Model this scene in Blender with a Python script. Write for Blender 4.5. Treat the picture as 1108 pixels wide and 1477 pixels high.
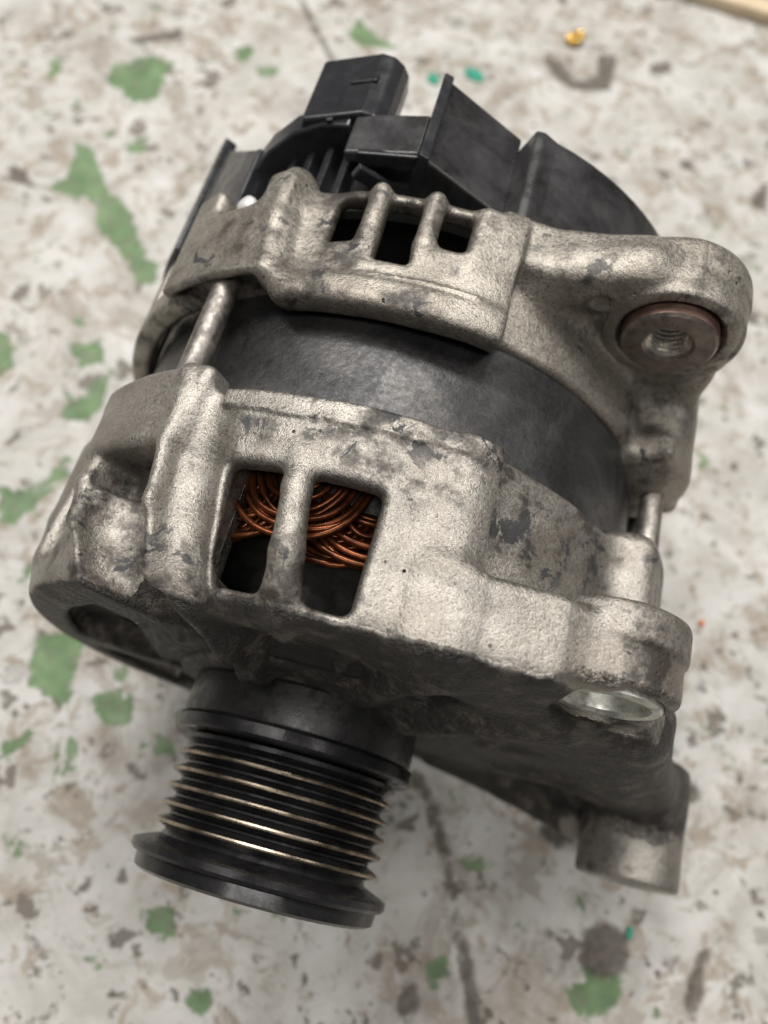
import bpy, bmesh, math, random
import numpy as np
from mathutils import Vector, Matrix
random.seed(4); rng = np.random.RandomState(11)
for o in list(bpy.data.objects): bpy.data.objects.remove(o)
scene = bpy.context.scene
COL = scene.collection
S = 0.001                      # everything is measured in millimetres, alternator axis = Y, built in metres
FLOOR = -71.6                  # height of the floor below the alternator axis (mm)
ORG = np.array([0.0, 80.0, FLOOR])   # foot point of the alternator

# ------------------------------------------------------------------ camera
cam_d = bpy.data.cameras.new('camera'); cam = bpy.data.objects.new('camera', cam_d); COL.objects.link(cam)
def rotvec(v):
    v = Vector(v); return Matrix.Rotation(v.length, 3, v.normalized())
cam.matrix_world = Matrix.Translation(Vector(((4.113)*S, (5.335)*S, (188.662-FLOOR)*S))) @ rotvec((0.401, -0.048, 0.265)).to_4x4()
cam_d.sensor_fit = 'VERTICAL'; cam_d.sensor_height = 36; cam_d.sensor_width = 27
cam_d.lens = 36*1110/1477
cam_d.clip_start = 0.005; cam_d.clip_end = 50
cam_d.dof.use_dof = True; cam_d.dof.focus_distance = 0.136; cam_d.dof.aperture_fstop = 10.5
scene.camera = cam

# ------------------------------------------------------------------ light: a workshop with ceiling tubes and an added front fill
world = bpy.data.worlds.new('World'); scene.world = world; world.use_nodes = True
bg = world.node_tree.nodes['Background']; bg.inputs[0].default_value = (1.0, 0.985, 0.96, 1); bg.inputs[1].default_value = 0.10
def area(name, loc, target, sx, sy, power, col=(1, .972, .935)):
    d = bpy.data.lights.new(name, 'AREA'); d.shape = 'RECTANGLE'; d.size = sx; d.size_y = sy; d.energy = power; d.color = col
    o = bpy.data.objects.new(name, d); COL.objects.link(o); o.location = loc
    o.rotation_euler = (Vector(target)-Vector(loc)).to_track_quat('-Z', 'Y').to_euler(); return o
area('ceiling_or_fill_light', (-0.20, 0.90, 1.5), (0, .1, 0), 1.2, 0.25, 23)
area('ceiling_or_fill_light', (0.95, 0.65, 1.5), (0, .1, 0), 0.25, 1.2, 6)
area('ceiling_or_fill_light', (-0.90, 0.55, 1.5), (0, .1, 0), 0.25, 1.2, 9)
area('ceiling_or_fill_light', (0.05, -0.45, 1.6), (0, 0, 0), 1.3, 0.25, 9)  # fill lamp added on the near side to brighten the floor below the pulley
scene.view_settings.view_transform = 'Standard'; scene.view_settings.look = 'None'
scene.view_settings.exposure = 0.13; scene.view_settings.gamma = 1.0
scene.view_settings.use_curve_mapping = False

# ------------------------------------------------------------------ materials
class NT:
    def __init__(s, name):
        s.m = bpy.data.materials.new(name); s.m.use_nodes = True; s.t = s.m.node_tree
        s.b = s.t.nodes['Principled BSDF']; s.co = None
    def n(s, typ, **kw):
        x = s.t.nodes.new(typ)
        for k, v in kw.items(): setattr(x, k, v)
        return x
    def l(s, a, b): s.t.links.new(a, b)
    def coord(s):
        if s.co is None:
            c = s.n('ShaderNodeTexCoord'); m = s.n('ShaderNodeMapping'); m.inputs['Scale'].default_value = (1000,)*3
            s.l(c.outputs['Object'], m.inputs[0]); s.co = m.outputs[0]
        return s.co
    def noise(s, period, detail=3, rough=.55, dist=0, off=0):
        x = s.n('ShaderNodeTexNoise'); x.inputs['Scale'].default_value = 1.0/period; x.inputs['Detail'].default_value = detail
        x.inputs['Roughness'].default_value = rough; x.inputs['Distortion'].default_value = dist
        c = s.coord()
        if off:
            a = s.n('ShaderNodeVectorMath', operation='ADD'); a.inputs[1].default_value = (off, off*1.7, off*.6); s.l(c, a.inputs[0]); c = a.outputs[0]
        s.l(c, x.inputs['Vector']); return x.outputs[0]
    def ramp(s, fac, stops):
        r = s.n('ShaderNodeValToRGB'); e = r.color_ramp.elements
        while len(e) < len(stops): e.new(.5)
        for i, (p, c) in enumerate(stops):
            e[i].position = p; e[i].color = (c, c, c, 1) if isinstance(c, (int, float)) else (*c, 1)
        s.l(fac, r.inputs[0]); return r.outputs[0]
    def mr(s, v, a, b, c=0, d=1):
        x = s.n('ShaderNodeMapRange', interpolation_type='SMOOTHSTEP')
        for i, q in enumerate((a, b, c, d)): x.inputs[i+1].default_value = q
        s.l(v, x.inputs[0]); return x.outputs[0]
    def math(s, op, a, b=None):
        x = s.n('ShaderNodeMath', operation=op)
        for i, q in enumerate((a, b)):
            if q is None: continue
            if isinstance(q, (int, float)): x.inputs[i].default_value = q
            else: s.l(q, x.inputs[i])
        return x.outputs[0]
    def mix(s, f, a, b, typ='MIX'):
        x = s.n('ShaderNodeMix', data_type='RGBA', blend_type=typ)
        for i, q in ((0, f), (6, a), (7, b)):
            if isinstance(q, (int, float)): x.inputs[i].default_value = q
            elif isinstance(q, tuple): x.inputs[i].default_value = (*q, 1)
            else: s.l(q, x.inputs[i])
        return x.outputs[2]
    def set(s, k, v):
        i = s.b.inputs[k]
        if isinstance(v, tuple): i.default_value = (*v, 1)
        elif isinstance(v, (int, float)): i.default_value = v
        else: s.l(v, i)
    def bump(s, h, dist, strength=1.0, prev=None):
        x = s.n('ShaderNodeBump'); x.inputs['Distance'].default_value = dist*S; x.inputs['Strength'].default_value = strength
        s.l(h, x.inputs['Height'])
        if prev is not None: s.l(prev, x.inputs['Normal'])
        return x.outputs[0]
    def xyz(s):
        x = s.n('ShaderNodeSeparateXYZ'); s.l(s.coord(), x.inputs[0]); return x.outputs
    def attr(s, name):
        x = s.n('ShaderNodeAttribute'); x.attribute_name = name; return x.outputs['Fac']

def cast_aluminium(name, tint, dirt_amt, oil_shaded):
    m = NT(name)
    grain = m.noise(.34, 2, .7); grain2 = m.noise(.75, 3, .65, off=9); blot = m.noise(14, 4, .6, .6, off=31); big = m.noise(38, 3, .6, .8, off=57)
    c = m.ramp(blot, [(.25, tuple(t*.62 for t in tint)), (.5, tint), (.75, tuple(min(1, t*1.22) for t in tint))])
    c = m.mix(m.mr(m.math('ADD', m.math('MULTIPLY', grain, .5), m.math('MULTIPLY', grain2, .5)), .33, .55, .62, 0), c, (.035, .03, .025))
    c = m.mix(m.mr(m.noise(21, 5, .65, .7, off=131), .44, .68, 0, .52), c, (.19, .165, .135))
    vo = m.n('ShaderNodeTexVoronoi'); vo.inputs['Scale'].default_value = .42; m.l(m.coord(), vo.inputs['Vector'])
    pit = m.math('MULTIPLY', m.mr(vo.outputs['Distance'], .16, .07), m.mr(m.noise(11, 3, .6, off=61), .54, .70))
    c = m.mix(pit, c, (.015, .013, .011))
    # worn-off grey paint flakes and grease stains with outlines of their own
    fl = m.math('MULTIPLY', m.mr(m.noise(9, 5, .72, .5, off=77), .57, .61), m.mr(big, .42, .60))
    stain = m.math('MULTIPLY', m.mr(m.math('ADD', m.math('MULTIPLY', big, .6), m.math('MULTIPLY', m.noise(5, 5, .7, off=3), .4)), .50, .62), dirt_amt)
    c = m.mix(stain, c, (.035, .028, .022))
    c = m.mix(fl, c, (.028, .028, .029))
    dirt = m.math('MAXIMUM', stain, fl)
    if oil_shaded:                                                    # the front face round the pulley has old grease and belt dust, with its shade painted in
        a = m.attr('oil_shade')
        o = m.mr(m.math('ADD', a, m.math('MULTIPLY', m.math('SUBTRACT', m.noise(7, 5, .7, off=15), .5), 1.1)), .35, .70)
        c = m.mix(o, c, m.ramp(m.noise(6, 4, .7, off=21), [(.32, (.008, .007, .006)), (.52, (.026, .022, .018)), (.70, (.12, .10, .082))]))
        dirt = m.math('MAXIMUM', dirt, o); crust = m.math('MULTIPLY', o, m.noise(2.6, 5, .7, off=88))
    m.set('Base Color', c)
    m.set('Metallic', m.mr(dirt, 0, 1, .82, .08))
    m.set('Roughness', m.math('ADD', m.mr(grain2, .3, .7, .34, .52), m.math('MULTIPLY', dirt, .08)))
    b = m.bump(grain2, .22, .65); b = m.bump(grain, .15, .8, b); b = m.bump(pit, -.5, .6, b); b = m.bump(m.noise(6, 3, .6, off=41), 1.0, .35, b)
    if oil_shaded: b = m.bump(crust, 2.2, .9, b)
    m.set('Normal', b)
    return m.m
M = {}
M['alu'] = cast_aluminium('cast_aluminium_front', (.362, .338, .303), 1.0, True)
M['alu2'] = cast_aluminium('cast_aluminium_rear', (.385, .355, .31), .95, False)
def simple(name, col, metal=0, rough=.5, var=.3, per=6, bumpd=.15, rvar=.15, spec=.5):
    m = NT(name); n = m.noise(per, 5, .65, .4)
    c = m.ramp(n, [(.3, tuple(q*(1-var) for q in col)), (.7, tuple(min(1, q*(1+var)) for q in col))])
    m.set('Base Color', c); m.set('Metallic', metal); m.set('Roughness', m.mr(m.noise(per*.5, 4, .6, off=5), .3, .7, rough-rvar, rough+rvar))
    m.set('Specular IOR Level', spec)
    if bumpd: m.set('Normal', m.bump(m.noise(.8, 4, .7, off=8), bumpd, .5))
    return m.m
M['steel_rod'] = simple('zinc_bolt_steel', (.24, .22, .20), .85, .46, .45, 3, .15)
M['bushing'] = simple('bushing_steel', (.23, .195, .17), .85, .40, .35, 4, .12)
M['bush_rim'] = simple('copper_tinted_bushing_rim', (.27, .17, .14), .7, .45, .35, 4, .12)
M['thread'] = simple('bright_thread', (.62, .58, .52), .95, .28, .2, 3, .05)
M['zinc'] = simple('zinc_sleeve', (.56, .56, .51), .8, .42, .35, 2.5, .12)
M['plastic'] = simple('black_plastic', (.020, .020, .023), 0, .27, .25, 9, .04, .10)
M['plastic_dusty'] = simple('dusty_black_plastic', (.028, .027, .028), 0, .31, .8, 13, .05, .14)
M['slat'] = simple('vent_plastic', (.018, .018, .018), 0, .5, .3, 6, .05)
M['dark'] = simple('dark_iron', (.012, .011, .010), .2, .6, .4, 5, .15)
M['rubber'] = simple('pulley_black', (.019, .018, .019), .4, .25, .6, 9, .05, .09)
M['hub'] = simple('pulley_hub_black', (.017, .016, .016), .2, .34, .6, 6, .12, .13)
M['worn'] = simple('worn_rib_metal', (.33, .275, .21), 1.0, .30, .55, 7, .04, .08)
M['white'] = simple('white_paint', (.66, .66, .64), .3, .45, .08, 2, .1)
M['brass'] = simple('brass', (.70, .45, .12), .9, .3, .35, 1.5, .2)
M['teal'] = simple('teal_paint', (.02, .26, .17), 0, .5, .3, 2, .1)
M['orange'] = simple('orange_crumb', (.55, .16, .05), 0, .6, .3, 2, .1)
M['wood'] = simple('pale_wood', (.62, .50, .34), 0, .6, .15, 4, .2)
m = NT('stator_steel'); n = m.noise(16, 5, .65, .6); sp = m.noise(1.1, 4, .7, off=4)
c = m.ramp(n, [(.28, (.013, .013, .0135)), (.5, (.038, .037, .038)), (.72, (.090, .086, .082))])
c = m.mix(m.mr(m.noise(4, 5, .75, off=12), .56, .66, 0, .6), c, (.025, .022, .020)); c = m.mix(m.mr(m.noise(22, 4, .6, off=70), .60, .74, 0, .5), c, (.10, .07, .05))
m.set('Base Color', c); m.set('Metallic', .55); m.set('Roughness', m.mr(sp, .3, .7, .27, .50)); m.set('Normal', m.bump(m.noise(2.2, 5, .7, off=2), .35, .45, m.bump(sp, .14, .5)))
M['stator'] = m.m
m = NT('enamelled_copper'); n = m.noise(3, 4, .6)
m.set('Base Color', m.ramp(n, [(.3, (.035, .011, .005)), (.7, (.22, .068, .024))])); m.set('Metallic', .75); m.set('Roughness', .30)
M['copper'] = m.m

# ------------------------------------------------------------------ mesh helpers (mm in, metres out, relative to ORG)
def put(name, verts, faces, mat, parent=None, smooth=True, sharp=None, attrs=None):
    v = ((np.asarray(verts, dtype=np.float64) - ORG)*S).astype(np.float32)
    me = bpy.data.meshes.new(name)
    if isinstance(faces, np.ndarray):
        nf, k = faces.shape
        me.vertices.add(len(v)); me.vertices.foreach_set('co', v.ravel())
        me.loops.add(nf*k); me.loops.foreach_set('vertex_index', faces.ravel().astype(np.int32))
        me.polygons.add(nf); me.polygons.foreach_set('loop_start', np.arange(0, nf*k, k, dtype=np.int32))
        me.update(calc_edges=True)
    else:
        me.from_pydata(v.tolist(), [], faces); me.update()
    if smooth: me.polygons.foreach_set('use_smooth', np.ones(len(me.polygons), dtype=bool))
    if sharp: me.set_sharp_from_angle(angle=math.radians(sharp))
    for k, a in (attrs or {}).items():
        at = me.attributes.new(k, 'FLOAT', 'POINT'); at.data.foreach_set('value', np.asarray(a, dtype=np.float32))
    me.materials.append(mat)
    o = bpy.data.objects.new(name, me); COL.objects.link(o)
    if parent is not None: o.parent = parent
    return o
def bevel(o, w, seg=2, ang=30):
    b = o.modifiers.new('bevel', 'BEVEL'); b.width = w*S; b.segments = seg; b.limit_method = 'ANGLE'; b.angle_limit = math.radians(ang)
    b.harden_normals = False
    return o
def lathe(name, prof, mat, parent, seg=96, cx=0, cz=0, th0=0, th1=360, sharp=32, closed=False):
    """prof: list of (y, r); revolved about the line x=cx, z=cz parallel to Y."""
    full = abs(th1-th0) >= 359.9
    t = np.radians(np.linspace(th0, th1, seg, endpoint=not full)); n = len(t); P = np.array(prof, float); k = len(P)
    V = np.stack([cx+np.outer(np.cos(t), P[:, 1]), np.tile(P[:, 0], (n, 1)), cz+np.outer(np.sin(t), P[:, 1])], -1).reshape(-1, 3)
    F = []
    for i in range(n if full else n-1):
        j = (i+1) % n
        for a in range(k if closed else k-1):
            b = (a+1) % k; F.append((i*k+a, i*k+b, j*k+b, j*k+a))
    if closed and not full:
        F.append(tuple(range(k))); F.append(tuple((n-1)*k+a for a in reversed(range(k))))
    o = put(name, V, F, mat, parent, True, None)
    bm = bmesh.new(); bm.from_mesh(o.data); bmesh.ops.recalc_face_normals(bm, faces=bm.faces); bm.to_mesh(o.data); bm.free()
    o.data.set_sharp_from_angle(angle=math.radians(sharp)); return o
def prism(name, poly, y0, y1, mat, parent, bev=.6, ytop=None):
    """polygon in the x-z plane extruded along Y; ytop: own far y for each corner"""
    n = len(poly); V = [(a, y0 if not isinstance(y0, (list, tuple)) else y0[i], b) for i, (a, b) in enumerate(poly)]
    V += [(a, (ytop[i] if ytop else y1), b) for i, (a, b) in enumerate(poly)]
    F = [tuple(range(n)), tuple(reversed(range(n, 2*n)))]+[(i, i+n, (i+1) % n+n, (i+1) % n) for i in range(n)]
    o = put(name, V, F, mat, parent, False)
    bm = bmesh.new(); bm.from_mesh(o.data); bmesh.ops.recalc_face_normals(bm, faces=bm.faces); bm.to_mesh(o.data); bm.free()
    if bev: bevel(o, bev, 3)
    return o
def tube_mesh(pts, rad, sides=8):
    P = np.array(pts, float); T = np.gradient(P, axis=0); T /= np.linalg.norm(T, axis=1)[:, None]
    up = np.array([.3, .2, 1.]); A = np.cross(T, up); A /= np.linalg.norm(A, axis=1)[:, None]; B = np.cross(T, A)
    a = np.linspace(0, 2*np.pi, sides, endpoint=False); R = np.broadcast_to(np.asarray(rad, float), (len(P),))
    V = P[:, None]+R[:, None, None]*(np.cos(a)[None, :, None]*A[:, None]+np.sin(a)[None, :, None]*B[:, None]); n = len(P)
    F = [(i*sides+j, i*sides+(j+1) % sides, (i+1)*sides+(j+1) % sides, (i+1)*sides+j) for i in range(n-1) for j in range(sides)]
    F += [tuple(reversed(range(sides))), tuple((n-1)*sides+j for j in range(sides))]
    return V.reshape(-1, 3), F
def pol(th, y, R): return (R*math.cos(math.radians(th)), y, R*math.sin(math.radians(th)))

# ------------------------------------------------------------------ signed-distance modelling for the castings
CELL = 0.5
def smin(a, b, k):
    if k <= 0: return np.minimum(a, b)
    h = np.maximum(k-np.abs(a-b), 0)/k; return np.minimum(a, b)-h*h*(k*.25)
def smax(a, b, k): return -smin(-a, -b, k)
def sst(a, b, v):
    t = np.clip((v-a)/(b-a), 0, 1); return t*t*(3-2*t)
def band(v, a, b, w): return sst(a-w/2, a+w/2, v)*(1-sst(b-w/2, b+w/2, v))
class Grid:
    def __init__(s, lo, hi, h):
        s.lo = np.array(lo, np.float32); s.h = h
        ax = [np.arange(lo[i], hi[i]+h, h, dtype=np.float32) for i in range(3)]
        s.ax = ax; s.D = np.full([len(a) for a in ax], 1e3, np.float32)
    def view(s, bb):
        sl = []
        for i in range(3):
            if bb is None: sl.append(slice(None)); continue
            a = int(np.clip((bb[0][i]-s.lo[i])/s.h, 0, len(s.ax[i])-1)); b = int(np.clip((bb[1][i]-s.lo[i])/s.h+2, a+1, len(s.ax[i]))); sl.append(slice(a, b))
        x = s.ax[0][sl[0]][:, None, None]; y = s.ax[1][sl[1]][None, :, None]; z = s.ax[2][sl[2]][None, None, :]
        return tuple(sl), x, y, z
    def do(s, mode, fn, k=2., bb=None):
        sl, x, y, z = s.view(bb)
        r = np.sqrt(x*x+z*z); th = np.degrees(np.arctan2(z, x)); th = np.where(th < -90, th+360, th)
        d = fn(x, y, z, r, th).astype(np.float32); a = s.D[sl]
        s.D[sl] = smin(a, d, k) if mode == 'u' else smax(a, -d, k) if mode == 's' else smax(a, d, k)
    def caps(s, mode, pts, k=3., clip=None):
        """chain of round-ended segments; pts = (x,y,z,radius)"""
        P = [np.array(p, np.float32) for p in pts]
        m = max(p[3] for p in P)+k+2
        lo = np.min([p[:3] for p in P], 0)-m; hi = np.max([p[:3] for p in P], 0)+m
        def fn(x, y, z, r, th):
            best = None
            for a, b in zip(P[:-1], P[1:]):
                e = b[:3]-a[:3]; q = np.clip(((x-a[0])*e[0]+(y-a[1])*e[1]+(z-a[2])*e[2])/float(e@e), 0, 1)
                d = np.sqrt((x-a[0]-q*e[0])**2+(y-a[1]-q*e[1])**2+(z-a[2]-q*e[2])**2)-(a[3]+q*(b[3]-a[3]))
                best = d if best is None else smin(best, d, 1.5)
            return best if clip is None else smax(best, clip(x, y, z), .8)
        s.do(mode, fn, k, (lo, hi))
    def ycyl(s, mode, cx, cz, R, y0, y1, k=2., rnd=1., R1=None):
        m = R+k+3; R1 = R if R1 is None else R1
        def fn(x, y, z, r, th):
            rr = R+(R1-R)*np.clip((y-y0)/(y1-y0), 0, 1)
            return smax(np.sqrt((x-cx)**2+(z-cz)**2)-rr, np.abs(y-(y0+y1)/2)-(y1-y0)/2, rnd*2)
        s.do(mode, fn, k, ((cx-m, y0-k-3, cz-m), (cx+m, y1+k+3, cz+m)))
    def pbox(s, mode, t0, t1, y0, y1, r0, r1, k=2., rnd=2., tilt=None):
        """box in polar coordinates; tilt(y) -> (t0, t1) gives sides that depend on y"""
        rm = (r0+r1)/2; lo, hi = [], []
        tt = np.radians(np.linspace(t0-8, t1+8, 24)); m = k+3
        xs = np.concatenate([np.cos(tt)*r0, np.cos(tt)*r1]); zs = np.concatenate([np.sin(tt)*r0, np.sin(tt)*r1])
        def fn(x, y, z, r, th):
            a, b = tilt(y) if tilt else (t0, t1)
            q0 = np.abs(th-(a+b)/2)*(math.pi/180)*min(r1, 72)-(b-a)/2*(math.pi/180)*min(r1, 72)+rnd
            q1 = np.abs(y-(y0+y1)/2)-(y1-y0)/2+rnd; q2 = np.abs(r-rm)-(r1-r0)/2+rnd
            return np.sqrt(np.maximum(q0, 0)**2+np.maximum(q1, 0)**2+np.maximum(q2, 0)**2)+np.minimum(np.maximum(np.maximum(q0, q1), q2), 0)-rnd
        s.do(mode, fn, k, ((xs.min()-m, y0-m, zs.min()-m), (xs.max()+m, y1+m, zs.max()+m)))
    def poly(s, mode, P, y0, y1, k=3., rnd=1.5):
        P = np.array(P, np.float32); m = k+3
        def fn(x, y, z, r, th):
            d = None; sgn = None
            for i in range(len(P)):
                a = P[i]; b = P[(i+1) % len(P)]; e = b-a; wx = x-a[0]; wz = z-a[1]
                q = np.clip((wx*e[0]+wz*e[1])/float(e@e), 0, 1); dd = (wx-e[0]*q)**2+(wz-e[1]*q)**2
                d = dd if d is None else np.minimum(d, dd)
                c = ((a[1] > z) != (b[1] > z)) & (wx < e[0]*wz/(e[1] if abs(e[1]) > 1e-6 else 1e-6))
                sgn = c if sgn is None else sgn ^ c
            d = np.sqrt(d); d = np.where(sgn, -d, d)
            return smax(d, np.abs(y-(y0+y1)/2)-(y1-y0)/2, rnd*2)
        s.do(mode, fn, k, ((P[:, 0].min()-m, y0-m, P[:, 1].min()-m), (P[:, 0].max()+m, y1+m, P[:, 1].max()+m)))
    def mesh(s):
        D = s.D; n = D.shape; neg = D < 0
        cs = [neg[i:n[0]-1+i, j:n[1]-1+j, k:n[2]-1+k] for i in (0, 1) for j in (0, 1) for k in (0, 1)]
        al = cs[0].copy(); an = cs[0].copy()
        for c in cs[1:]: al &= c; an |= c
        act = an & ~al; idx = np.argwhere(act); vid = np.full(act.shape, -1, np.int32); vid[act] = np.arange(len(idx))
        acc = np.zeros((len(idx), 3), np.float32); cnt = np.zeros(len(idx), np.float32)
        corners = [(i, j, k) for i in (0, 1) for j in (0, 1) for k in (0, 1)]
        val = {c: D[idx[:, 0]+c[0], idx[:, 1]+c[1], idx[:, 2]+c[2]] for c in corners}
        for c in corners:
            for ax in range(3):
                if c[ax]: continue
                e = list(c); e[ax] = 1; a = val[c]; b = val[tuple(e)]; w = (a < 0) != (b < 0)
                t = np.where(w, a/np.where(w, a-b, 1), 0)
                p = np.zeros((len(idx), 3), np.float32); p[:] = c; p[:, ax] += t
                acc += p*w[:, None]; cnt += w
        V = s.lo+(idx+acc/cnt[:, None])*s.h
        F = []
        for ax in range(3):
            u, v = (ax+1) % 3, (ax+2) % 3
            a = np.moveaxis(neg, ax, 0); d = a[:-1] != a[1:]; ii = np.argwhere(d); q = np.zeros_like(ii)
            q[:, ax] = ii[:, 0]; rest = [i for i in range(3) if i != ax]; q[:, rest[0]] = ii[:, 1]; q[:, rest[1]] = ii[:, 2]
            ok = (q[:, u] > 0) & (q[:, v] > 0) & (q[:, u] < n[u]-1) & (q[:, v] < n[v]-1); q = q[ok]
            fl = neg[q[:, 0], q[:, 1], q[:, 2]]
            def g(du, dv):
                w = q.copy(); w[:, u] -= du; w[:, v] -= dv; return vid[w[:, 0], w[:, 1], w[:, 2]]
            f = np.stack([g(1, 1), g(0, 1), g(0, 0), g(1, 0)], 1); f[~fl] = f[~fl][:, ::-1]; F.append(f)
        F = np.concatenate(F)
        # two rounds of gentle smoothing take the grid out of the surface
        E = np.concatenate([F[:, [0, 1]], F[:, [1, 2]], F[:, [2, 3]], F[:, [3, 0]]])
        deg = np.bincount(E.ravel(), minlength=len(V)).astype(np.float32)
        for lam in (.5, -.25, .5, -.25):
            sm = np.stack([np.bincount(E[:, 0], V[E[:, 1], i], len(V))+np.bincount(E[:, 1], V[E[:, 0], i], len(V)) for i in range(3)], 1)/deg[:, None]
            V = V+lam*(sm-V)
        return V, F

# ------------------------------------------------------------------ floor: old painted concrete
# outlines of bare patches, stains and cracks on the floor (mm, x and y)
GREEN = [
    [(-173.5, 295.3), (-165.0, 303.5), (-154.5, 311.1), (-148.8, 307.5), (-147.9, 293.3), (-146.9, 282.0), (-155.8, 275.3), (-163.5, 282.5), (-171.1, 285.2)],
    [(-169.1, 246.7), (-163.1, 245.9), (-154.9, 237.0), (-145.0, 224.1), (-132.9, 216.5), (-126.7, 205.0), (-113.2, 194.6), (-111.5, 185.3), (-119.3, 185.2), (-134.1, 200.5), (-142.0, 205.4), (-148.9, 218.7), (-169.6, 217.3), (-164.2, 226.1), (-168.5, 236.2)],
    [(-78.4, 358.7), (-75.2, 370.7), (-67.2, 363.3), (-52.5, 357.0), (-69.4, 351.8)],
    [(-126.7, 328.8), (-118.1, 330.7), (-116.4, 319.3), (-122.1, 320.0)],
    [(-150.6, 252.3), (-141.8, 259.9), (-140.6, 250.8), (-146.3, 247.0)],
    [(-122.7, 85.4), (-118.6, 93.6), (-114.2, 102.5), (-110.2, 96.2), (-116.7, 86.3), (-115.7, 81.1), (-124.4, 72.6), (-130.5, 85.8)],
    [(-123.9, 121.0), (-116.7, 129.5), (-115.4, 136.3), (-111.3, 143.1), (-111.4, 123.1), (-118.5, 117.8)],
    [(-96.6, 40.4), (-80.5, 45.8), (-83.3, 36.4), (-78.3, 23.5), (-81.6, 20.3), (-92.5, 25.8)],
    [(-70.4, 25.6), (-65.1, 29.8), (-56.7, 27.5), (-59.3, 22.3), (-66.3, 21.3)],
    [(92.5, -17.4), (99.3, -12.6), (110.4, -11.3), (109.9, -16.0), (98.6, -22.7)],
    [(-33.6, -28.4), (-28.4, -25.2), (-25.0, -30.9), (-29.5, -32.4)],
    [(-159.3, 145.6), (-151.4, 142.2), (-147.7, 132.9), (-151.2, 128.0)],
    [(-15.1, -45.6), (-8.9, -43.2), (-8.9, -46.9), (-12.6, -48.5)],
    [(49.8, -21.5), (55.1, -18.4), (58.1, -21.9), (54.4, -26.5)],
    [(-130.1, 148.5), (-122.1, 152.8), (-116.7, 146.2), (-123.4, 142.4)],
    [(-109.6, 318.1), (-102.7, 323.2), (-101.5, 317.3), (-107.0, 315.2)],
    [(-199.8, 287.2), (-197.0, 292.2), (-192.2, 283.1), (-196.1, 280.1)],
    [(-93.6, 5.5), (-86.0, 11.2), (-87.6, 7.1), (-92.3, 2.6)],
    [(-28.9, 9.6), (-26.1, 11.4), (-24.7, 8.6), (-27.4, 7.3)],
    [(-81.3, -19.1), (-77.8, -17.3), (-75.8, -21.3), (-79.3, -22.9)],
    [(-69.7, 35.5), (-66.6, 37.3), (-66.0, 34.6), (-68.6, 33.9)],
]
DARKS = [
    [(95.4, -0.7), (103.6, 3.3), (109.5, 0.8), (110.9, -8.4), (103.6, -12.4), (95.8, -11.1)],
    [(19.2, 376.7), (26.3, 366.4), (37.8, 360.7), (54.6, 367.2), (54.7, 393.5), (45.9, 391.1), (46.4, 374.4), (36.7, 368.0), (23.8, 381.2)],
    [(71.2, 392.0), (83.0, 402.1), (83.3, 391.5), (73.5, 388.1)],
    [(93.4, 333.1), (100.1, 334.6), (102.0, 328.8), (95.7, 327.4)],
    [(128.4, -11.7), (132.5, 2.5), (135.8, 3.3), (134.6, -8.4), (132.2, -17.5)],
    [(77.3, 27.4), (84.1, 28.1), (89.4, 24.1), (83.2, 19.4), (78.6, 22.4)],
    [(-174.4, 314.7), (-153.3, 330.9), (-149.3, 324.8), (-167.4, 314.0)],
    [(121.5, 47.5), (127.0, 52.3), (129.1, 47.3), (124.2, 43.8)],
    [(121.0, -3.1), (126.2, -0.9), (125.7, -6.7)],
    [(128.5, 318.4), (137.1, 335.2), (138.2, 313.0)],
    [(119.8, 256.9), (132.3, 257.2), (139.1, 247.9), (126.7, 247.6)],
    [(42.9, -33.7), (46.2, -25.7), (51.4, -29.9), (48.9, -37.0)],
    [(-190.7, 223.8), (-182.1, 225.0), (-177.6, 218.4), (-185.9, 216.6)],
]
CRACKS = [
    ([(35.2, 29.5), (41.9, 22.6), (48.2, 12.6)], 2.0),
    ([(48.2, 12.6), (52.7, 2.0), (55.2, -2.7), (58.4, -11.6)], .95),
    ([(58.4, -11.6), (63.5, -21.6), (67.9, -32.5), (73.5, -45.5)], 2.0),
    ([(-111.5, 380.6), (-96.3, 359.4), (-84.5, 343.2), (-76.6, 333.6)], 1.4),
    ([(-190.9, 217.6), (-170.0, 218.3)], 0.8),
    ([(10.3, -19.5), (17.0, -26.3)], 0.5),
    ([(-63.9, -41.3), (-54.2, -47.0)], 0.5),
    ([(-52.4, -7.8), (-52.3, 0.4)], 0.4),
]
def axis_coords(a, b, h, far, n):
    mid = np.arange(a, b+h, h); w = np.geomspace(h*2, far, n); return np.concatenate([(a-np.cumsum(w))[::-1], mid, b+np.cumsum(w)])
FX = axis_coords(-300, 230, 1.8, 500, 14); FY = axis_coords(-110, 560, 1.8, 500, 14)
def seg_d(X, Y, P, closed):
    P = np.array(P, float); d = np.full(X.shape, 1e9); ins = np.zeros(X.shape, bool); n = len(P)
    for i in range(n if closed else n-1):
        a = P[i]; b = P[(i+1) % n]; e = b-a; q = np.clip(((X-a[0])*e[0]+(Y-a[1])*e[1])/max(e@e, 1e-9), 0, 1)
        d = np.minimum(d, np.hypot(X-a[0]-e[0]*q, Y-a[1]-e[1]*q))
        if closed: ins ^= ((a[1] > Y) != (b[1] > Y)) & (X < (b[0]-a[0])*(Y-a[1])/(b[1]-a[1]+1e-12)+a[0])
    return np.where(ins, -d, d) if closed else d
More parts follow.
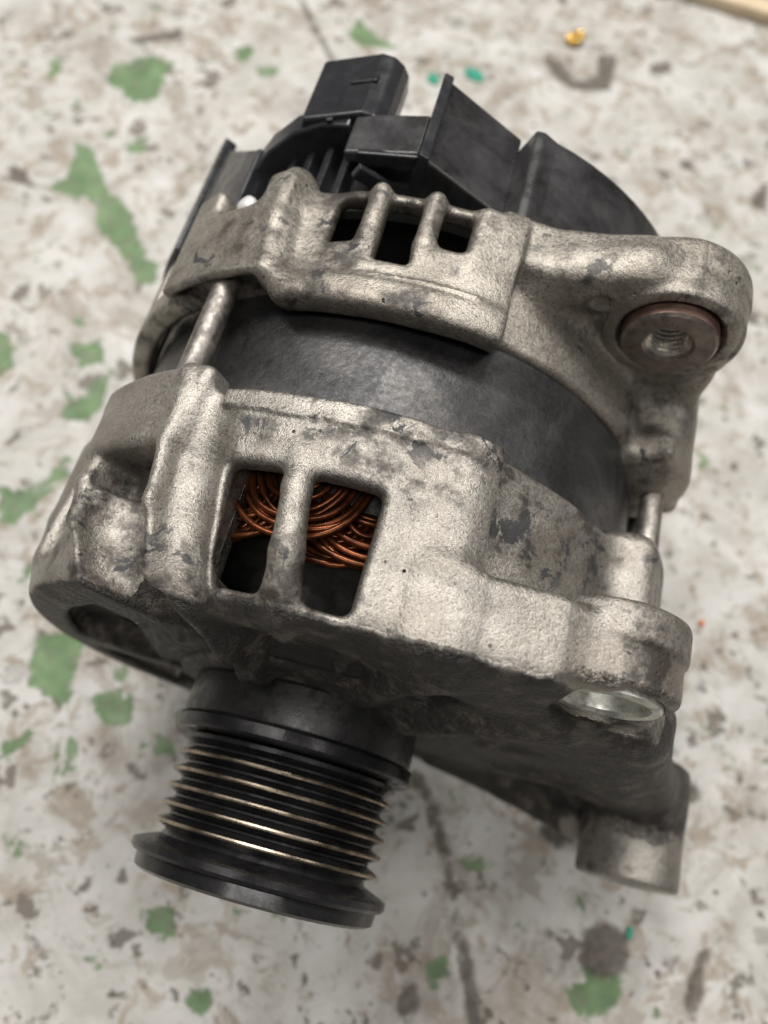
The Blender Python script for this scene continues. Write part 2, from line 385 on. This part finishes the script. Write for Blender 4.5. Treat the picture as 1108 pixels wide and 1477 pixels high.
def build_floor():
    X, Y = np.meshgrid(FX, FY, indexing='ij'); green = np.full(X.shape, 50.); dark = np.full(X.shape, 50.)
    for P in GREEN: green = np.minimum(green, seg_d(X, Y, P, True))
    for P, w in CRACKS: dark = np.minimum(dark, seg_d(X, Y, P, False)-w)
    for P in DARKS: dark = np.minimum(dark, seg_d(X, Y, P, True))
    Z = np.full(X.shape, FLOOR)-.5*sst(.5, -1, green)-.9*sst(.5, -1.5, dark)
    nx, ny = X.shape; V = np.stack([X, Y, Z], -1).reshape(-1, 3); I = np.arange(nx*ny).reshape(nx, ny)
    F = np.stack([I[:-1, :-1], I[1:, :-1], I[1:, 1:], I[:-1, 1:]], -1).reshape(-1, 4)
    m = NT('worn_painted_concrete')
    e1 = m.math('MULTIPLY', m.math('SUBTRACT', m.noise(9, 6, .7, .6, off=5), .5), 16.0)
    g = m.mr(m.math('ADD', m.attr('green'), e1), 1.0, -.6)
    k = m.mr(m.math('ADD', m.attr('dark'), m.math('MULTIPLY', m.math('SUBTRACT', m.noise(5, 5, .7, off=15), .5), 7.5)), 1.2, -1.2)
    base = m.ramp(m.noise(24, 5, .62, .5), [(.28, (.35, .33, .30)), (.45, (.46, .445, .415)), (.62, (.55, .54, .515)), (.8, (.61, .60, .585))])
    base = m.mix(m.mr(m.noise(11, 6, .7, .8, off=44), .50, .62, 0, .85), base, (.30, .25, .195))
    base = m.mix(m.mr(m.noise(34, 5, .7, 1.0, off=64), .50, .68, 0, .7), base, (.25, .21, .17))
    base = m.mix(m.mr(m.noise(9, 5, .62, .3, off=24), .60, .67, 0, .85), base, (.11, .095, .075))
    base = m.mix(m.mr(m.noise(4.2, 4, .6, .2, off=84), .63, .70, 0, .85), base, (.07, .06, .05))
    for per, off, lim, rad, colr in ((10, 7, .93, .40, (.13, .11, .09)), (5, 23, .95, .32, (.085, .072, .058)), (18, 51, .90, .34, (.33, .30, .26))):
        nz = m.n('ShaderNodeTexNoise'); nz.inputs['Scale'].default_value = 2.2/per; nz.inputs['Detail'].default_value = 4; m.l(m.coord(), nz.inputs['Vector'])
        ds = m.n('ShaderNodeVectorMath', operation='SCALE'); m.l(nz.outputs['Color'], ds.inputs[0]); ds.inputs['Scale'].default_value = per*1.5
        ad = m.n('ShaderNodeVectorMath', operation='ADD'); m.l(m.coord(), ad.inputs[0]); m.l(ds.outputs[0], ad.inputs[1])
        vo = m.n('ShaderNodeTexVoronoi', voronoi_dimensions='2D'); vo.inputs['Scale'].default_value = 1/per; m.l(ad.outputs[0], vo.inputs['Vector'])
        sp_ = m.n('ShaderNodeSeparateXYZ'); m.l(vo.outputs['Color'], sp_.inputs[0])
        base = m.mix(m.math('MULTIPLY', m.math('MULTIPLY', m.mr(vo.outputs['Distance'], rad, rad*.72), m.mr(sp_.outputs[0], lim, lim+.03)), .85), base, colr)
    gs = m.mr(m.noise(12, 5, .6, .4, off=104), .645, .68, 0, .9)
    gcol = m.ramp(m.noise(8, 4, .6, off=33), [(.3, (.095, .150, .075)), (.5, (.13, .21, .10)), (.7, (.18, .27, .135))])
    gc2 = m.mix(m.mr(m.noise(5, 5, .7, off=92), .52, .66, 0, .8), gcol, (.17, .155, .115))
    base = m.mix(m.math('MAXIMUM', g, gs), base, gc2)
    base = m.mix(m.math('MULTIPLY', k, .9), base, m.ramp(m.noise(3, 5, .7, off=2), [(.3, (.045, .038, .030)), (.7, (.15, .125, .10))]))
    m.set('Base Color', base); m.set('Roughness', m.mr(m.noise(10, 4, .6, off=9), .3, .7, .42, .68)); m.set('Specular IOR Level', .35)
    h = m.math('ADD', m.noise(5, 6, .7, off=44), m.math('MULTIPLY', m.math('ADD', g, gs), -.5)); m.set('Normal', m.bump(h, .8, .5))
    o = put('floor', V, F, m.m, None, True, None, {'green': green.ravel(), 'dark': dark.ravel()})
    o.location = (ORG*S - np.array([0, 0, FLOOR*S])).tolist(); o['kind'] = 'structure'
build_floor()

# ------------------------------------------------------------------ the alternator
ALT = bpy.data.objects.new('alternator', None); COL.objects.link(ALT); ALT.location = (0, .080, 0); ALT.empty_display_size = .02
ALT['label'] = 'used car alternator with cast aluminium housings and black ribbed pulley lying on painted concrete'; ALT['category'] = 'alternator'
RODS = [(-40.3, 57.3), (62.7, 30.3), (40.3, -57.3), (-62.7, -30.3)]
EX, EZ = 50.5, 59.0          # rear pivot ear
FXE, FZE = 48.5, 59.0        # front pivot ear

def wob(g, amp, seed):
    """slight unevenness of the sand-cast skin"""
    q = np.random.RandomState(seed); x, y, z = (g.ax[0][:, None, None], g.ax[1][None, :, None], g.ax[2][None, None, :])
    for i in range(7):
        d = q.normal(size=3); d /= np.linalg.norm(d); f = 2*math.pi/q.uniform(7, 26)*d; ph = q.uniform(0, 6.28)
        # sin(a+b+c) from separable pieces
        A = np.exp(1j*(f[0]*x+ph)).astype(np.complex64); Bc = np.exp(1j*f[1]*y).astype(np.complex64); Cc = np.exp(1j*f[2]*z).astype(np.complex64)
        g.D += (amp/2.6)*((A*Bc)*Cc).imag
def seam(g, t0, t1, yf, rf, rad, mode='u', k=.5):
    y = [yf(t) for t in np.linspace(t0, t1, 20)]; tt = np.radians(np.linspace(t0, t1, 20))
    bb = ((min(73*np.cos(tt))-3, min(y)-3, min(60*np.sin(tt))-3), (max(73*np.cos(tt))+3, max(y)+3, max(75*np.sin(tt))+3))
    def fn(x, yy, z, r, th):
        return smax(np.sqrt((yy-yf(th))**2+(r-rf(th))**2)-rad, np.maximum(t0-th, th-t1)*1.2, .5)
    g.do(mode, fn, k, bb)

def front_housing():
    g = Grid((-80, 10, -74), (110, 84, 80), CELL)
    def rout(th): return 70.2-4.8*band(th, 16, 71.8, 1.5)+2.1*np.exp(-((th-76)/5.)**2)
    def body(x, y, z, r, th):
        rim = 74.3+2.2*band(th, 18, 71.5, 3)
        d = smax(r-rout(th), y-rim, 2.2); return smax(d, -(y-34.0)+(r-60)*.05, 4.2)
    g.do('u', body, 0)
    # left bolt boss with its flat pad, and the other three bosses
    g.pbox('u', 118.5, 146, 61.0, 79.0, 56, 72.8, 2.2, 2.0)
    g.pbox('u', 117, 142.5, 38, 64, 56, 69.2, 2, 3)
    g.pbox('u', 12, 37, 46, 79.5, 56, 74.0, 7, 4)
    g.ycyl('u', RODS[2][0]*.94, RODS[2][1]*.94, 8, 46, 80, 5, 2)
    g.ycyl('u', RODS[3][0]*.94, RODS[3][1]*.94, 8, 46, 80, 5, 2)
    # ridges beside the bolt pocket, running down the front face to the hub
    g.caps('u', [(*pol(123.2, 77, 71.0), 2.5), (*pol(121.6, 62, 71.2), 2.4), (*pol(119.8, 50, 71.0), 2.4), (*pol(117.8, 43, 69.3), 2.5), (*pol(114.6, 36.5, 64), 2.7), (-19, 32.6, 46, 2.6), (-12, 31.8, 29, 2.6)], 1.8)
    g.caps('u', [(*pol(141.5, 66, 70.0), 2.3), (*pol(139.6, 55, 71.0), 2.3), (*pol(137, 47, 70.8), 2.3), (*pol(132.8, 40.5, 68.8), 2.4), (-36, 35.6, 53, 2.6), (-25, 32.4, 42, 2.5), (-15, 31.6, 27, 2.6)], 1.4)
    # the outer lip on the lower left
    g.caps('u', [(*pol(160, 70, 68.0), 3.6), (*pol(158, 52, 68.0), 3.6), (*pol(155.5, 43, 67.5), 3.6), (*pol(149, 38.5, 64.5), 3.4), (*pol(144, 38.0, 60), 3.2), (*pol(138, 40, 60), 3)], 3)
    g.do('s', lambda x, y, z, r, th: smax(smax(r-(rout(th)-5.0), -(y-40.5), 4), y-90, 1), 2.0)
    g.ycyl('u', 0, 0, 30, 33.2, 46, 3, 2)
    # keep material behind the bolt pocket
    g.pbox('u', 118, 143, 40, 78, 53, 64, 2, 2)
    g.pbox('u', 138, 160, 38, 73, 50, 62.5, 2, 2)
    # pocket that lets the bolt head in, open to the front
    g.pbox('u', 117, 142.5, 36, 64, 50, 68.8, 2, 3)
    g.caps('s', [(*pol(130.8, 68, 70.4), 8.2), (*pol(129.0, 48, 70.2), 8.2), (*pol(126.4, 40.5, 69.0), 7.6), (*pol(122.6, 34.5, 63), 6.6), (-28.5, 31, 47, 5.6), (-19, 29, 33, 5.4)], 1.6, lambda x, y, z: y-61.0)
    g.pbox('s', 123.8, 138.5, 54.5, 61.0, 62.2, 72, .8, 1.6)
    g.do('s', lambda x, y, z, r, th: smax(np.abs(th-149.6)*1.2-5.6+np.maximum(47-y, 0)*.35, smax(np.abs(y-57)-15.5, 60.2-r, 3), 3), 1.6, ((-80, 34, 10), (-40, 78, 52)))
    g.do('s', lambda x, y, z, r, th: smax(np.abs(th-171)*1.2-9, smax(np.abs(y-52)-12, 66.5-r, 3), 4), 2.5, ((-80, 34, -12), (-50, 78, 34)))
    # concave flank between ridge and first window
    g.pbox('u', 112.6, 120, 36, 74, 56, 67.5, 2, 2)
    g.caps('s', [(*pol(116.2, 71, 74.6), 4.6), (*pol(115.9, 60, 73.2), 5.5), (*pol(114.5, 48, 72.6), 5.7), (*pol(112.8, 39, 71.5), 5.6), (*pol(111.5, 32, 68), 5.4)], 2.4)
    # seam left by the casting mould
    def ys(t): return 70.4+.25*np.sin(t*.23)+.15*np.sin(t*.7+1)
    g.do('u', lambda x, y, z, r, th: smax(smax(r-rout(th)-.55, smax(ys(th)-y, y-74.5, .3), .35), np.maximum(72.8-th, th-116)*1.2, .6), .25, ((-34, 66, 50), (26, 78, 77)))
    seam(g, 84, 112, ys, lambda t: rout(t)+.3, .42, k=.3)
    # air windows
    def w1(y):
        q = np.clip((y-38)/22, 0, 1); return 99.7+1.6*q, 108.9+2.9*q
    def w2(y):
        q = np.clip((y-38)/22, 0, 1); return 87.9-.2*q, 95.7+3.3*q
    g.pbox('s', 99, 112, 37.2, 59.9, 45, 84, 2.2, 1.8, w1)
    g.pbox('s', 87, 99, 37.2, 59.9, 45, 84, 2.2, 1.8, w2)
    for c in (184, 215, 229, 243, 268, -32, -18):
        g.pbox('s', c-5, c+5, 43, 59, 45, 84, 2.0, 2.2)
    # the rounded bar between the two windows
    g.caps('u', [(*pol(100.9, 64, 67.6), 2.3), (*pol(100.3, 57, 68.6), 2.4), (*pol(98.5, 45, 69.6), 2.6), (*pol(97.6, 39, 69.0), 2.7), (*pol(97.2, 36, 66.5), 2.8), (*pol(97, 34.5, 60), 2.2)], 2.2)
    # hollows of the front face
    for a, b in ((139, 182), (192, 226), (240, 272), (-70, -40)):
        g.pbox('s', a, b, 20, 39.6, 36, 60.5, 1.4, 2.5)
    g.pbox('s', 127, 184, 20, 39.6, 34, 51, 1.2, 2)
    for a, b in ((58, 84), (12, 32), (88, 106)):
        g.pbox('s', a, b, 20, 36.0, 37, 56, 2.5, 2)
    g.caps('u', [(8, 34, 28, 3.4), (13, 34, 45, 3.0), (22, 36, 60, 3.6)], 4)
    g.caps('u', [(20, 33.5, 22, 5), (30, 34, 30, 4), (45, 36, 44, 5), (52, 42, 52, 5)], 5)
    # pivot ear on the right, and the arm that carries it
    g.poly('u', [(12, 56), (14, 69.0), (20, 70.0), (26, 70.4), (33, 70.6), (40, 70.6), (46, 69.6), (58.5, 53), (63, 34), (60, 20), (40, 30)], 36.9, 49.4, 5.0, 1.3)
    g.poly('u', [(8, 52), (12, 69.0), (20, 70.2), (28, 70.3), (36, 69.6), (44, 58), (40, 40)], 34.6, 48.8, 4.5, 1.6)
    g.ycyl('u', FXE, FZE, 11.9, 37.9, 52.2, 2.5, 1.0)
    g.ycyl('u', FXE, FZE, 12.7, 44.8, 52.4, .25, .9)
    # lower mounting lug
    g.poly('u', [(44, 40), (62, 46), (66, 40), (99, -24), (103, -38), (90, -48), (52, -46), (30, -52), (22, -20)], 34, 42, 5, 2)
    g.ycyl('u', 92.5, -35, 13.6, 14, 46, 5, .7, 13.9)
    g.caps('u', [(92.5, 38, -35, 9), (70, 38, 10, 8), (62, 42, 34, 8)], 8)
    g.caps('u', [(38, 37, -54, 5), (60, 34, -53, 6), (82, 29, -48, 7)], 4)
    g.caps('u', [(50, 33.5, -14, 3.0), (66, 33, -8, 3.0), (80, 33, -22, 3)], 3)
    wob(g, .05, 3)
    # bores
    g.ycyl('s', FXE, FZE, 9.2, 30, 60, .8, 1)
    g.ycyl('s', 92.5, -35, 8.0, 5, 60, 1, 1)
    g.ycyl('s', 0, 0, 18, 5, 60, 1, 1)
    V, F = g.mesh()
    # grease plus painted shade on the front face below the shoulder and the lug's root
    r = np.hypot(V[:, 0], V[:, 2]); a = .90*sst(37.4, 33.9, V[:, 1])+.09
    lug = np.hypot(V[:, 0]-92.5, V[:, 2]+35)
    a = np.where(V[:, 2] < 44, np.maximum(a, .95*sst(45, 42, V[:, 1])*(V[:, 0] > 10)), a); a = np.where(lug < 20, .24+.65*sst(22, 34, V[:, 1]), a)
    a = np.where(r < 60, np.maximum(a, 1.0), a)
    ear = np.hypot(V[:, 0]-FXE, V[:, 2]-FZE); a = np.where((ear < 14.5) & (V[:, 1] > 37), .05+.42*sst(40.4, 38.8, V[:, 1]), a)
    return put('front_housing', V, F, M['alu'], ALT, attrs={'oil_shade': a})

def rear_housing():
    g = Grid((-80, 88, -74), (84, 134, 84), CELL)
    def rout(th): return 71.4-5.4*band(th, 14, 76.5, 1.5)+.9*np.exp(-((th-81)/5.)**2)
    def body(x, y, z, r, th):
        rim = 95.4+4.4*band(th, 16, 76.3, 2.5)+4.6*sst(112, 116, th)
        d = smax(r-rout(th), rim-y, 2.0); return smax(d, (y-125.5)*.9+(r-71)*.43, 5.)
    g.do('u', body, 0)
    g.do('u', lambda x, y, z, r, th: smax(smax(np.abs(r-70.8)-1.9, np.abs(y-98.4)-3.0, 2.2), np.maximum(77.5-th, th-113)*1.2, 1.5), 2.5)
    # left bolt boss
    g.pbox('u', 115.5, 138, 99.6, 126.5, 58, 74.8, 1.4, .9)
    g.caps('u', [(*pol(117.8, 127, 70.0), 4.0), (*pol(116.4, 114, 71.6), 3.6), (*pol(114.8, 102, 71.2), 3.2), (*pol(113.2, 98.5, 70), 3)], 2.0)
    for (a, b) in RODS[1:]:
        g.ycyl('u', a, b, 7.6, 97.5 if a > 60 else 99, 122, 5, 1.6)
    g.pbox('u', 14, 37, 97.0, 104.5, 58, 75.5, 3.5, 2.6)
    g.caps('u', [(*pol(27, 101, 68), 7.0), (*pol(27.5, 112, 69), 7), (*pol(29, 124, 70), 7)], 4)
    # cavity
    g.do('s', lambda x, y, z, r, th: smax(r-(rout(th)-5.0), np.abs(y-104)-40, 1), 1.5)
    g.pbox('u', 117, 137, 101.2, 126, 57, 68, 1, 1)
    g.pbox('s', 117.5, 136, 96, 102.6, 55, 72.6, .8, .8)
    # hollow behind the boss, with the painted screw in it
    g.pbox('s', 121.5, 131.5, 119.0, 140, 68.2, 90, 2.0, 2.5)
    # flank right of the ridge
    g.caps('s', [(*pol(111.6, 132, 76.6), 6.6), (*pol(110.6, 118, 76.8), 6.4), (*pol(110, 106, 78.5), 6.4)], 4)
    # air windows with rounded bars between them
    for a, b, y0, y1 in ((103.0, 109.0, 110.9, 122.6), (93.7, 100.2, 106.8, 122.6), (84.9, 91.0, 113.0, 122.6)):
        g.pbox('s', a, b, y0, y1, 45, 84, 1.6, 1.4)
    for c in (150, 164, 178, 205, 219, 233, 255, 269, -50, -36, -22):
        g.pbox('s', c-4.5, c+4.5, 108, 122, 45, 84, 2., 1.6)
    for t in (101.7, 92.4):
        g.caps('u', [(*pol(t, 105.0, 68.6), 1.6), (*pol(t, 112, 70.6), 1.9), (*pol(t, 124.2, 70.6), 2.1)], 1.6)
    g.caps('u', [(*pol(84.0, 110, 69.6), 2.0), (*pol(83.4, 124, 70.2), 2.2)], 2.5)
    seam(g, 82, 101, lambda t: 102.4+.25*np.sin(t*.3), lambda t: rout(t)+.5, .45, k=.3)
    # pivot ear with its arm
    g.poly('u', [(8, 56), (12, 70.6), (22, 70.0), (33, 72.5), (42, 75.2), (50, 76), (62, 66), (66, 50), (67, 34), (60, 24), (45, 36), (30, 52)], 115.2, 127.5, 4.0, 1.2)
    g.ycyl('u', EX, EZ+1, 15.3, 115.0, 128.6, 1.6, .7)
    g.ycyl('u', EX-.3, EZ+3.6, 13.4, 113.4, 120, .6, .5)
    g.ycyl('u', EX, EZ+1, 15.9, 121.0, 128.2, .8, 1.0)
    g.caps('u', [(22, 118, 63, 5), (40, 120, 72, 4.6)], 4)
    wob(g, .05, 8)
    g.ycyl('u', 34.3, 66.6, 2.9, 113.6, 117, .4, .3)
    g.ycyl('s', 34.3, 66.6, 2.2, 108, 114.5, .4, .3)
    g.ycyl('s', EX-.3, EZ+3.6, 10.6, 110, 114.6, .5, .3)
    g.ycyl('s', EX-.3, EZ+3.6, 9.8, 100, 140, .8, .8)
    V, F = g.mesh()
    return put('rear_housing', V, F, M['alu2'], ALT)
FH = front_housing(); RH = rear_housing()

# stator pack between the housings
lathe('stator_core', [(66, 60), (66, 64), (70, 64.4), (104, 64.4), (108, 64), (108, 60)], M['stator'], ALT, 144)
lathe('rotor', [(34, 0), (34, 40), (38, 46), (60, 48), (116, 48), (120, 40), (120, 0)], M['dark'], ALT, 48)
# winding
WIND = lathe('winding', [(60, 51), (60, 57.5), (64, 59), (68, 59), (68, 51)], M['dark'], ALT, 72)
def loop_wire(a, b, R, yc, jit):
    pts = []
    for i in range(25):
        f = math.pi*i/24; t = -math.cos(f)*a/R; y = yc-math.sin(f)**.85*b+jit*math.sin(3*f)
        rr = R+jit*math.cos(2*f); pts.append((rr*math.sin(t), y, rr*math.cos(t)))
    return tube_mesh(pts, .66, 8)
axis = Matrix.Translation(Vector((0, 0, -FLOOR*S)))
for lay, (R, off, yc, nw) in enumerate(((60.4, 102.2, 67.6, 11), (58.0, 88.4, 65.8, 9), (56.0, 95, 65.0, 7))):
    for w in range(nw):
        V, F = loop_wire(13.9-1.18*w+random.uniform(-.25, .25), 16.8-1.2*w+random.uniform(-.4, .4), R-(w % 3)*.45, yc, random.uniform(-.55, .55))
        src = put('wire', V+np.array([0, 0, FLOOR]), F, M['copper'], WIND)
        for k in range(13):
            o = src if k == 0 else src.copy()
            if k: COL.objects.link(o); o.parent = WIND
            ang = math.radians(90-(off+k*360/13))
            o.matrix_local = axis @ Matrix.Rotation(ang+random.uniform(-.014, .014), 4, 'Y') @ Matrix.Translation(Vector((0, random.uniform(-.5, .5)*S, 0)))

# through bolts
for i, (a, b) in enumerate(RODS):
    o = lathe('through_bolt', [(74, 0), (74, 2.7), (112, 2.7), (112, 0)], M['steel_rod'], ALT, 24, a, b)
    lathe('bolt_head', [(57.6, 0), (57.6, 1.6), (58.0, 2.4), (60.0, 2.6), (60.2, 3.2), (62.4, 3.2), (62.4, 0)], M['dark'], o, 18, a*.945, b*.945)

# bushings
BX, BZ = EX-.3, EZ+3.6
B = lathe('bushing', [(111.8, 4.6), (111.3, 5.2), (111.3, 8.9), (111.9, 9.5)], M['bushing'], ALT, 64, BX, BZ)
lathe('bushing_rim', [(111.9, 9.5), (113, 9.6), (130, 9.6), (130, 4.1)], M['bush_rim'], B, 64, BX, BZ)
prof = [(111.8, 4.6)]
for i in range(14): prof += [(112.3+i*1.2, 4.6), (112.9+i*1.2, 3.8)]
lathe('thread', prof, M['thread'], B, 48, BX, BZ, sharp=20)
lathe('ear_sleeve', [(37.6, 7.0), (36.9, 7.5), (36.8, 8.9), (37.2, 9.3), (52, 9.3), (52, 6.6), (38.3, 6.8), (37.6, 7.0)], M['zinc'], ALT, 64, FXE, FZE)
lathe('lug_sleeve', [(13.9, 8.1), (13.6, 8.5), (13.6, 10.6), (14.2, 11)], M['zinc'], ALT, 48, 92.5, -35)
V, F = tube_mesh([pol(126, 121.2, 70.5), pol(126, 121.2, 72.4), pol(126, 121.2, 73.4), pol(126, 121.2, 73.9)], [2.3, 2.4, 2.0, .9], 14)
put('painted_screw', V, F, M['white'], ALT)

# pulley
PX = -2.4
pr = [(-10.0, 8), (-10.0, 25.6), (-9.4, 26.6), (-6.9, 26.9), (-6.6, 28.0), (-5.9, 28.5), (-4.6, 28.4), (-4.0, 27.2), (-2.6, 23.2)]
for i in range(6):
    y = i*3.6; pr += [(y-1.45, 22.6), (y-.45, 24.9), (y+.45, 24.9), (y+1.45, 22.6), (y+1.62, 22.9), (y+1.98, 22.9)]
pr += [(19.0, 26.6), (19.4, 27.8), (20.0, 28.2), (22.2, 28.1), (22.8, 27.6), (23.2, 26.7)]
PUL = lathe('pulley', pr, M['rubber'], ALT, 128, PX, 0, sharp=24)
for i in range(5):
    y = i*3.6; lathe('worn_rib', [(y-.50, 24.8), (y-.33, 25.15), (y, 25.26), (y+.33, 25.15), (y+.50, 24.8)], M['worn'], PUL, 128, PX, 0)
lathe('pulley_hub', [(22.8, 25), (22.9, 26.7), (24, 27.1), (31.6, 27.0), (32.3, 26.4), (32.5, 20), (34, 20)], M['hub'], PUL, 128, PX, 0)
lathe('shaft', [(-9, 0), (-9, 7.4), (-8.4, 8), (34, 8)], M['steel_rod'], PUL, 32, PX, 0)

# rear plastic cover
RC = lathe('rear_cover', [(127.5, 30), (127.5, 60), (128.5, 61.5), (150, 61.5), (154, 58), (154, 20), (150, 0)], M['slat'], ALT, 96)
def arcpts(R, a, b, n): return [(R*math.cos(math.radians(t)), R*math.sin(math.radians(t))) for t in np.linspace(a, b, n)]
prism('cover_box', [(-9.2, 72.2), (11.0, 63.8), (9.8, 58), (-11, 58)], [133.5, 131.5, 131.5, 133.5], 158, M['plastic_dusty'], RC, .5, [158, 155.5, 155.5, 158])
prism('cover_box_wall', [(-9.2, 72.9), (-7.0, 72.3), (-8.4, 55), (-10.6, 55)], 133, 158.4, M['plastic'], RC, .35)
prism('cover_shell', [(10.4, 63), (13.2, 70.2), (15.2, 70.3)]+arcpts(71, 75, -20, 26)+arcpts(60, -20, 78, 16), 126.5, 152, M['plastic_dusty'], RC, .6)
ca = np.linspace(132, 236, 24); cb = np.linspace(236, 134, 16)
prism('cover_side', arcpts(70.6, 132, 236, 24)+arcpts(60, 236, 134, 16), 125, 162, M['plastic'], RC, .8, [145+17*float(sst(134, 156, t)) for t in ca]+[145+17*float(sst(134, 156, t)) for t in cb])
prism('cover_side_band', arcpts(72.4, 152, 214, 14)+arcpts(69, 214, 152, 14), 124.5, 164, M['plastic'], RC, .6)
# connector socket
def obox(name, c, ax, ay, az, hx, hy, hz, mat, parent, bev=1.0, seg=3):
    c, ax, ay, az = map(np.array, (c, ax, ay, az)); V = [c+sx*hx*ax+sy*hy*ay+sz*hz*az for sx in (-1, 1) for sy in (-1, 1) for sz in (-1, 1)]
    F = [(0, 1, 3, 2), (4, 6, 7, 5), (0, 4, 5, 1), (2, 3, 7, 6), (0, 2, 6, 4), (1, 5, 7, 3)]
    return bevel(put(name, V, F, mat, parent, False), bev, seg)
def frame(t):
    t = math.radians(t); return (math.sin(t), 0, -math.cos(t)), (0, 1, 0), (math.cos(t), 0, math.sin(t))
fx, fy, fz = frame(112)
CONN = prism('connector', [(-38, 62.0), (-24.5, 67.8), (-21.5, 67.7), (-19.2, 66.2), (-17.9, 64), (-17.6, 60), (-20, 52), (-40, 50)], 146, 166, M['plastic'], RC, .7)
obox('connector_tab', pol(111.5, 157, 71.6), fx, fy, fz, 3.2, 1.2, .9, M['plastic'], CONN, .3)
obox('connector_rail', pol(116, 152, 71.2), fx, fy, fz, .8, 7, .7, M['plastic'], CONN, .3)
prism('cover_bracket', [(-25.5, 66.5), (-9.4, 71.0), (-9.6, 68.2), (-25, 63.6)], 135.2, 147, M['plastic_dusty'], RC, .6)
prism('cover_bracket_lip', [(-22.5, 67.6), (-9.4, 70.6), (-9.6, 67.4), (-22, 64.4)], 134.6, 136.2, M['plastic'], RC, .4)
# arch over the vent, and the slats inside
AP = [pol(t, y, R) for t, y, R in ((137, 131, 68), (134, 136.5, 69.5), (129.5, 141.5, 70.5), (124, 144.2, 71), (118, 145, 71), (112, 143.5, 71))]
V, F = [], []
for i, (x, y, z) in enumerate(AP):
    n = np.array([x, 0, z]); n /= np.linalg.norm(n); p = np.array([x, y, z])
    V += [p, p+np.array([0, 6.5, 0]), p+np.array([0, 7.5, 0])-n*11, p-n*11]
for i in range(len(AP)-1):
    for k in range(4): F.append((i*4+k, i*4+(k+1) % 4, i*4+4+(k+1) % 4, i*4+4+k))
F += [(3, 2, 1, 0), tuple(len(AP)*4-4+k for k in range(4))]
o = put('cover_arch', V, F, M['plastic'], RC, True, 35); bevel(o, .5)
for i, t in enumerate((131, 126.5, 122, 117.5, 113)):
    a, b, c = frame(t); obox('vent_slat', pol(t, 136, 62.5), a, b, c, .9, 8, 3.2, M['plastic'], RC, .3)
obox('cover_strut', (-15.5, 133, 62), (.75, .3, -.6), (-.4, .9, 0), (.5, .2, .84), 8, .8, 1.6, M['plastic'], RC, .3)

# ------------------------------------------------------------------ small litter on the floor
def thing(o, label, cat, group=None):
    o['label'] = label; o['category'] = cat
    if group: o['group'] = group
    return o
def flake(name, x, y, w, d, h, rot, mat, n=9, seed=0):
    q = random.Random(seed); P = [((w/2)*math.cos(2*math.pi*i/n)*q.uniform(.7, 1.1), (d/2)*math.sin(2*math.pi*i/n)*q.uniform(.7, 1.1)) for i in range(n)]
    c, s_ = math.cos(rot), math.sin(rot); P = [(c*a-s_*b, s_*a+c*b) for a, b in P]
    V = [(a, b, 0) for a, b in P]+[(a*.92, b*.92, h*q.uniform(.6, 1.2)) for a, b in P]
    F = [tuple(reversed(range(n))), tuple(range(n, 2*n))]+[(i, (i+1) % n, (i+1) % n+n, i+n) for i in range(n)]
    o = put(name, np.array(V)+ORG, F, mat, None, False); o.location = (x*S, y*S, .0004); return o
thing(flake('paint_chip', -30.3, 341.7, 7.5, 9, .6, .3, M['teal'], 9, 1), 'small teal paint chip on concrete, beside the black connector socket', 'paint chip', 'teal paint chips')
thing(flake('paint_chip', -12.4, 352.0, 8.5, 12, .6, .9, M['teal'], 9, 2), 'larger teal paint chip on concrete behind the pointed black cover corner', 'paint chip', 'teal paint chips')
thing(flake('paint_chip', 109.8, 1.9, 3, 5, .4, 0, M['teal'], 7, 3), 'tiny teal paint chip lying on the dark stained floor patch', 'paint chip', 'teal paint chips')
thing(flake('paint_chip', 117, 60, 2.6, 6, .4, 0, M['teal'], 7, 4), 'tiny teal paint chip on concrete beside the lower mounting lug', 'paint chip', 'teal paint chips')
thing(flake('rust_crumb', 123.5, 106.6, 2.6, 3, 1, 0, M['orange'], 7, 5), 'tiny orange rust crumb on the pale floor beside the front ear', 'crumb')
# crumpled brass scrap
q = random.Random(3); pts = []
for i in range(40):
    t = i/39*6*math.pi; pts.append((3.2*math.cos(t)*(1-.3*math.sin(t*.37))+q.uniform(-.5, .5), 3.4*math.sin(t*1.03)+q.uniform(-.5, .5), 2.2+1.5*math.sin(t*.61)))
V, F = tube_mesh(pts, .95, 8)
thing(put('brass_scrap', V+ORG, F, M['brass'], None), 'crumpled shiny brass scrap on the painted concrete floor', 'scrap').location = (.0316, .394, .0002)
# wooden strip at the edge of the floor
WS = put('wooden_strip', np.array([(a, b, c) for a in (-260, 260) for b in (-5.5, 5.5) for c in (0, 6)], float)+ORG, [(0, 1, 3, 2), (4, 6, 7, 5), (0, 4, 5, 1), (2, 3, 7, 6), (0, 2, 6, 4), (1, 5, 7, 3)], M['wood'], None, False)
bevel(WS, .8); WS.location = (.131, .4535, .0003); WS.rotation_euler = (0, 0, math.radians(-3)); thing(WS, 'long pale wooden strip lying along the floor beyond the alternator', 'wood strip')
